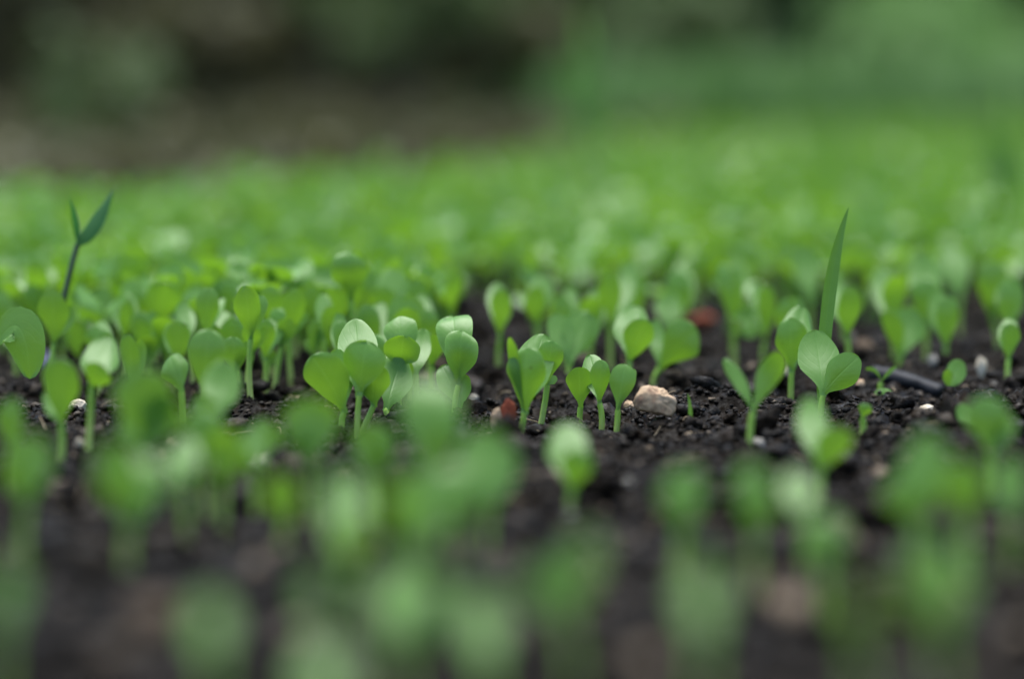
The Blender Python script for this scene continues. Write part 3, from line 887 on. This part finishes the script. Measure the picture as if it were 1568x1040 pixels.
# ------------------------------------------------------------------ stones, chips, twig
def stone(name, px, py, wpx, hpx, m, lab, cat, seed, flat=None, rough=0.25, sink=0.35, depth=1.0):
    p, d = G(px, py + hpx * 0.42)
    rg = np.random.default_rng(seed)
    s = d / FPX
    v, f = FINE_V.copy(), FINE_F
    d_ = np.ones(len(v))
    for k in range(9):
        a = nrm(rg.normal(size=3)); c_ = rg.uniform(0.5, 0.86)
        pr = (v * d_[:, None]) @ a
        d_ = np.where(pr > c_, d_ * c_ / np.maximum(pr, 1e-6), d_)
    q1 = seed * 1.7
    d_ += rough * (0.5 * vnoise(v[:, 0] * 2.2 + q1, v[:, 2] * 2.2 + v[:, 1]) + 0.35 * vnoise(v[:, 0] * 6 + q1, v[:, 2] * 6 + v[:, 1] * 3) + 0.2 * vnoise(v[:, 0] * 15, v[:, 2] * 15 + v[:, 1] * 8))
    v = v * d_[:, None]
    v = v / np.abs(v).max(axis=0)
    v = v * np.array((wpx / 2 * s, wpx / 2 * s * depth, hpx / 2 * s))
    loc = p + np.array((0, 0, hpx * s * (0.5 - sink * 0.3)))
    o = mesh_obj(name, v, f, m)
    o.location = tuple(loc)
    return tag(o, lab, cat)


stone('stone', 1005, 628, 72, 54, M_TAN, 'rough tan stone lying on dark soil in the sharp row', 'stone', 3, rough=0.24, sink=-.5, depth=.5)
stone('stone', 963, 623, 17, 24, M_TAN, 'small pinkish stone touching the left of the rough tan stone', 'stone', 5)
stone('pebble', 1160, 689, 24, 22, M_GREY, 'pale grey pebble at the foot of the narrow V seedling', 'pebble', 8, sink=-1.2)
stone('pebble', 960, 746, 20, 18, M_GREY, 'blurred grey pebble on open soil below the tan stone', 'pebble', 9)
stone('pebble', 872, 764, 24, 16, M_GREY, 'dull grey pebble under the blurred two-tone seedling', 'pebble', 10)
stone('wood_chip', 394, 729, 42, 30, M_PALE, 'cream wood chip on the dark soil left of the yellowish blurred seedling', 'wood chip', 11)
stone('wood_chip', 120, 628, 30, 40, M_PALE, 'cream wood chip behind the stem of the round pale-leaved seedling', 'wood chip', 12)
stone('seed', 123, 681, 15, 17, M_PALE, 'pale round seed at the foot of the round pale-leaved seedling', 'seed', 13, sink=-.8)
stone('wood_chip', 762, 828, 80, 46, M_BROWN, 'blurred pinkish brown chip in the middle foreground', 'wood chip', 14, depth=.7)
stone('wood_chip', 1212, 900, 96, 52, M_BROWN, 'blurred brown chip left of the huge yellow-green seedling', 'wood chip', 15, depth=.7)
stone('wood_chip', 232, 958, 90, 70, M_BROWN, 'very blurred brown chip on the dark soil at the lower left', 'wood chip', 16, depth=.7)
stone('wood_chip', 1326, 538, 40, 32, M_BROWN, 'reddish brown chip above the left end of the black twig', 'wood chip', 17)
stone('wood_chip', 1297, 524, 22, 26, M_GREY, 'greyish chip left of the reddish brown chip', 'wood chip', 18)
stone('wood_chip', 1316, 580, 16, 14, M_TAN, 'small orange chip at the left end of the black twig', 'wood chip', 19, sink=-1)
stone('wood_chip', 1075, 492, 44, 26, M_RED, 'blurred rusty chip behind the tilted broad leaf', 'wood chip', 20)
stone('wood_chip', 777, 658, 30, 58, M_RED, 'rust red chip at the foot of the tall broad-leaved seedling', 'wood chip', 21, depth=.5, sink=-.5)
stone('wood_chip', 761, 658, 20, 44, M_TAN, 'tan chip leaning on the rust red chip', 'wood chip', 22, depth=.5, sink=-.5)
stone('petal', 71, 532, 14, 34, M_LILAC, 'lilac white petal fallen among the left seedlings', 'petal', 23, depth=.35)
stone('husk', 1502, 553, 18, 48, M_PALE, 'whitish seed husk standing on bare soil at the right', 'husk', 24, depth=.6)
stone('husk', 1202, 592, 13, 40, M_PALE, 'thin cream husk at the foot of the bright yellow-green seedling', 'husk', 25, depth=.6)
stone('pebble', 727, 622, 20, 16, M_GREY, 'white pebble beside the small two-leaved seedling under the hooded twin', 'pebble', 26, sink=-1.5)
stone('wood_chip', 1418, 641, 22, 18, M_PALE, 'small pale flake on the soil right of the tiny bluish leaf', 'wood chip', 27, sink=-1)
stone('wood_chip', 1425, 563, 20, 26, M_GREY, 'greenish grey flake above the black twig', 'wood chip', 28)


def twig():
    p, d = G(1336, 598)
    q, d2 = G(1442, 606)
    r = 0.0020
    rise = np.array((0, 0, r * 1.6))
    v, f, u = tube(p + rise, (p + q) / 2 + rise + np.array((0, .001, .0012)), q + rise, r * 1.1, r * 0.8, 14, 18)
    v = v + (rng.normal(size=v.shape) * 0.00012)
    c = p
    o = mesh_obj('twig', v, f, M_TWIG, None, u, c)
    # closed ends
    me = o.data
    b = bmesh.new(); b.from_mesh(me)
    bmesh.ops.holes_fill(b, edges=[e for e in b.edges if e.is_boundary], sides=20)
    b.to_mesh(me); b.free()
    o.location = tuple(c)
    tag(o, 'black round twig lying on the soil behind the forked sprout', 'twig')
twig()

# ------------------------------------------------------------------ what lies beyond the bed
def foliage_material(name, a, b, trans=0.25):
    m, t, N, L, bs, out = mat(name)
    geo = N.new('ShaderNodeNewGeometry')
    r = ramp(N, [(0.0, a), (1.0, b)])
    L.new(geo.outputs['Random Per Island'], r.inputs[0]); L.new(r.outputs[0], bs.inputs['Base Color'])
    bs.inputs['Roughness'].default_value = 0.6
    tr = N.new('ShaderNodeBsdfTranslucent'); L.new(r.outputs[0], tr.inputs[0])
    mx = N.new('ShaderNodeMixShader'); mx.inputs[0].default_value = trans
    L.new(bs.outputs[0], mx.inputs[1]); L.new(tr.outputs[0], mx.inputs[2]); L.new(mx.outputs[0], out.inputs[0])
    return m


M_DARKF = foliage_material('dark_foliage', (0.085, 0.074, 0.028), (0.16, 0.14, 0.055))
M_UNDER = foliage_material('undergrowth_leaf', (0.058, 0.054, 0.016), (0.120, 0.116, 0.038))
M_MIDF = foliage_material('mid_foliage', (0.075, 0.11, 0.030), (0.13, 0.20, 0.06))
M_BRIGHTF = foliage_material('bright_foliage', (0.13, 0.25, 0.06), (0.20, 0.38, 0.10), 0.4)
M_GRASS = foliage_material('grass', (0.06, 0.15, 0.035), (0.12, 0.25, 0.06), 0.35)


def leaf_cloud(n, center_fn, size):
    pl = Pile()
    for k in range(n):
        c = center_fn()
        a = nrm(rng.normal(size=3)); b = nrm(np.cross(a, rng.normal(size=3)))
        s = size * rng.uniform(.6, 1.3)
        n3 = np.cross(a, b)
        v = np.array([c - a * s, c - b * s * .45 + n3 * s * .1, c + a * s, c + b * s * .45 + n3 * s * .1])
        pl.add(v, np.array([[0, 1, 2, 3]]), np.array([[.5, 0], [0, .5], [.5, 1], [1, .5]], float))
    return pl


def shrub(px, py, d, rx, rz, n, size, m, lab, name='shrub', cat='shrub'):
    """shrub whose crown centre is seen at px, py at depth d; it stands on the soil below"""
    c = P(px, py, d)
    z0 = float(soil_h(c[0], c[1]))
    base = np.array((c[0], c[1], z0))
    root = empty(name, base, lab, cat)
    clumps = [(nrm(rng.normal(size=3)) * rng.uniform(.2, .75) ** .5 * np.array((rx, rx, rz)), rng.uniform(.25, .5)) for _ in range(14)]
    def fn():
        o, r = clumps[rng.integers(len(clumps))]
        q = c + o + nrm(rng.normal(size=3)) * rng.random() ** .4 * r * np.array((rx, rx, rz))
        q[2] = max(q[2], z0 + 0.01)
        return q
    leaf_cloud(n, fn, size).build('crown', m, root, base, smooth=False)
    st = Pile()
    for k in range(6):
        o, r = clumps[k]
        st.add(*tube(base - np.array((0, 0, .01)), base * .5 + c * .5 + np.array((o[0] * .2, o[1] * .2, 0)), c + o, rx * .04, rx * .015, 6, 8))
    st.build('trunk', M_WOOD, root, base)


shrub(150, 120, 2.1, 0.075, 0.075, 500, 0.012, M_MIDF, 'small olive green shrub blurred at the upper left', 'shrub')
shrub(300, 60, 2.9, 0.14, 0.09, 700, 0.02, M_UNDER, 'dim brownish shrub right of the small olive green shrub')
shrub(760, 70, 3.3, 0.13, 0.07, 600, 0.02, M_UNDER, 'low brownish shrub left of the tall weed stalk')
shrub(620, -10, 3.2, 0.20, 0.10, 700, 0.02, M_MIDF, 'dim green shrub at the top edge between the olive and the bright shrub')
shrub(1010, 20, 3.4, 0.17, 0.07, 600, 0.02, M_MIDF, 'olive shrub at the top right of the middle, behind the tall weed stalk')
shrub(1440, 130, 3.3, 0.30, 0.17, 1600, 0.02, M_BRIGHTF, 'broad bright green shrub blurred at the upper right')
shrub(1130, 150, 3.9, 0.20, 0.08, 700, 0.02, M_MIDF, 'low green shrub left of the broad bright shrub')


def hedge(x0, x1, m, lab, yc, n):
    base = np.array(((x0 + x1) / 2, yc, 0.0))
    root = empty('hedge', base, lab, 'hedge')
    def fn():
        x = rng.uniform(x0, x1)
        y = yc + rng.uniform(-.45, .5) + .25 * float(vnoise(np.array(x * 2.0), np.array(.7)))
        return np.array((x, y, 0.01 + 1.5 * rng.random() ** 2.2))
    leaf_cloud(n, fn, 0.07).build('crown', m, root, base, smooth=False)
    st = Pile()
    for k in range(int((x1 - x0) / .2)):
        x = x0 + .1 + k * .2 + rng.uniform(-.05, .05)
        b = np.array((x, yc + rng.uniform(-.1, .1), -.02))
        st.add(*tube(b, b + np.array((rng.uniform(-.1, .1), 0, .6)), b + np.array((rng.uniform(-.2, .2), 0, 1.3)), .02, .006, 6, 8))
    st.build('trunk', M_WOOD, root, base)
hedge(-3.4, 0.55, M_DARKF, 'dark brownish hedge closing the background on the left', 5.0, 30000)
hedge(0.20, 3.4, M_MIDF, 'dull green hedge closing the background on the right', 4.7, 22000)


def ground_cover():
    def fn():
        while True:
            d = rng.uniform(1.25, 4.8)
            px = rng.uniform(-500, 1250)
            if d > far_edge(px) * 1.12 and rng.random() < 0.35 + 0.65 * (float(vnoise(np.array(px / 150.0), np.array(d * 2.2))) + .5):
                break
        x = (px - 784) / FPX * d
        return np.array((x, d, float(soil_h(x, d)) + rng.uniform(.002, .02)))
    tag(leaf_cloud(11000, fn, 0.016).build('undergrowth', M_UNDER, smooth=False), 'dark dead leaves and undergrowth on the ground behind the bed', 'undergrowth', kind='stuff')
ground_cover()


def stalk(px, top, d, rpx, lab, leaves, m):
    t = P(px, top, d)
    z0 = float(soil_h(t[0], t[1]))
    base = np.array((t[0], t[1], z0))
    root = empty('weed_stalk', base, lab, 'weed')
    s = d / FPX
    v, f, u = tube(base - np.array((0, 0, .005)), base * .5 + t * .5 + RT * .004, t, rpx * s, rpx * .5 * s)
    mesh_obj('stem', v, f, M_STEM, root, u, base)
    for (dx, dy, y0, wpx) in leaves:
        J = P(px, y0, d)
        v, f, u = blade(J, P(px + dx, y0 - dy, d), P(px + dx * .35, y0 - dy * .75, d), wpx * s, -FW, .1, .2, prof='lance')
        mesh_obj('leaf', v, f, m, root, u, base)
stalk(892, 20, 1.25, 11, 'tall blurred weed stalk rising beyond the bed in the middle', [(26, 100, 230, 30), (-20, 110, 200, 30), (16, 80, 130, 26)], M_GRASSBLADE)
stalk(1535, 130, 1.0, 10, 'blurred weed stalk rising beyond the bed at the right', [(22, 110, 330, 34), (-26, 110, 300, 34)], M_GRASSBLADE)

# lawn beyond the bed on the right
gp = Pile()
for k in range(9000):
    d = math.sqrt(rng.uniform(2.6 ** 2, 5.0 ** 2))
    px = 2400 - 1500 * rng.random() ** 0.62 + 160 * max(0, 3.2 - d) + rng.normal() * 90
    x = (px - 784) / FPX * d
    h = rng.uniform(.05, .12)
    b = np.array((x, d, float(soil_h(x, d)) - .002))
    a = rng.uniform(0, 6.28); o = np.array((math.cos(a), math.sin(a), 0))
    sd = np.array((-o[1], o[0], 0)) * .004
    t1 = b + o * h * .15 + np.array((0, 0, h * .6)); t2 = b + o * h * .55 + np.array((0, 0, h))
    gp.add(np.array([b - sd, b + sd, t1 + sd * .8, t1 - sd * .8, t2 + sd * .1, t2 - sd * .1]), np.array([[0, 1, 2, 3], [3, 2, 4, 5]]))
tag(gp.build('grass', M_GRASS), 'blurred green lawn beyond the bed on the right', 'grass', kind='stuff')
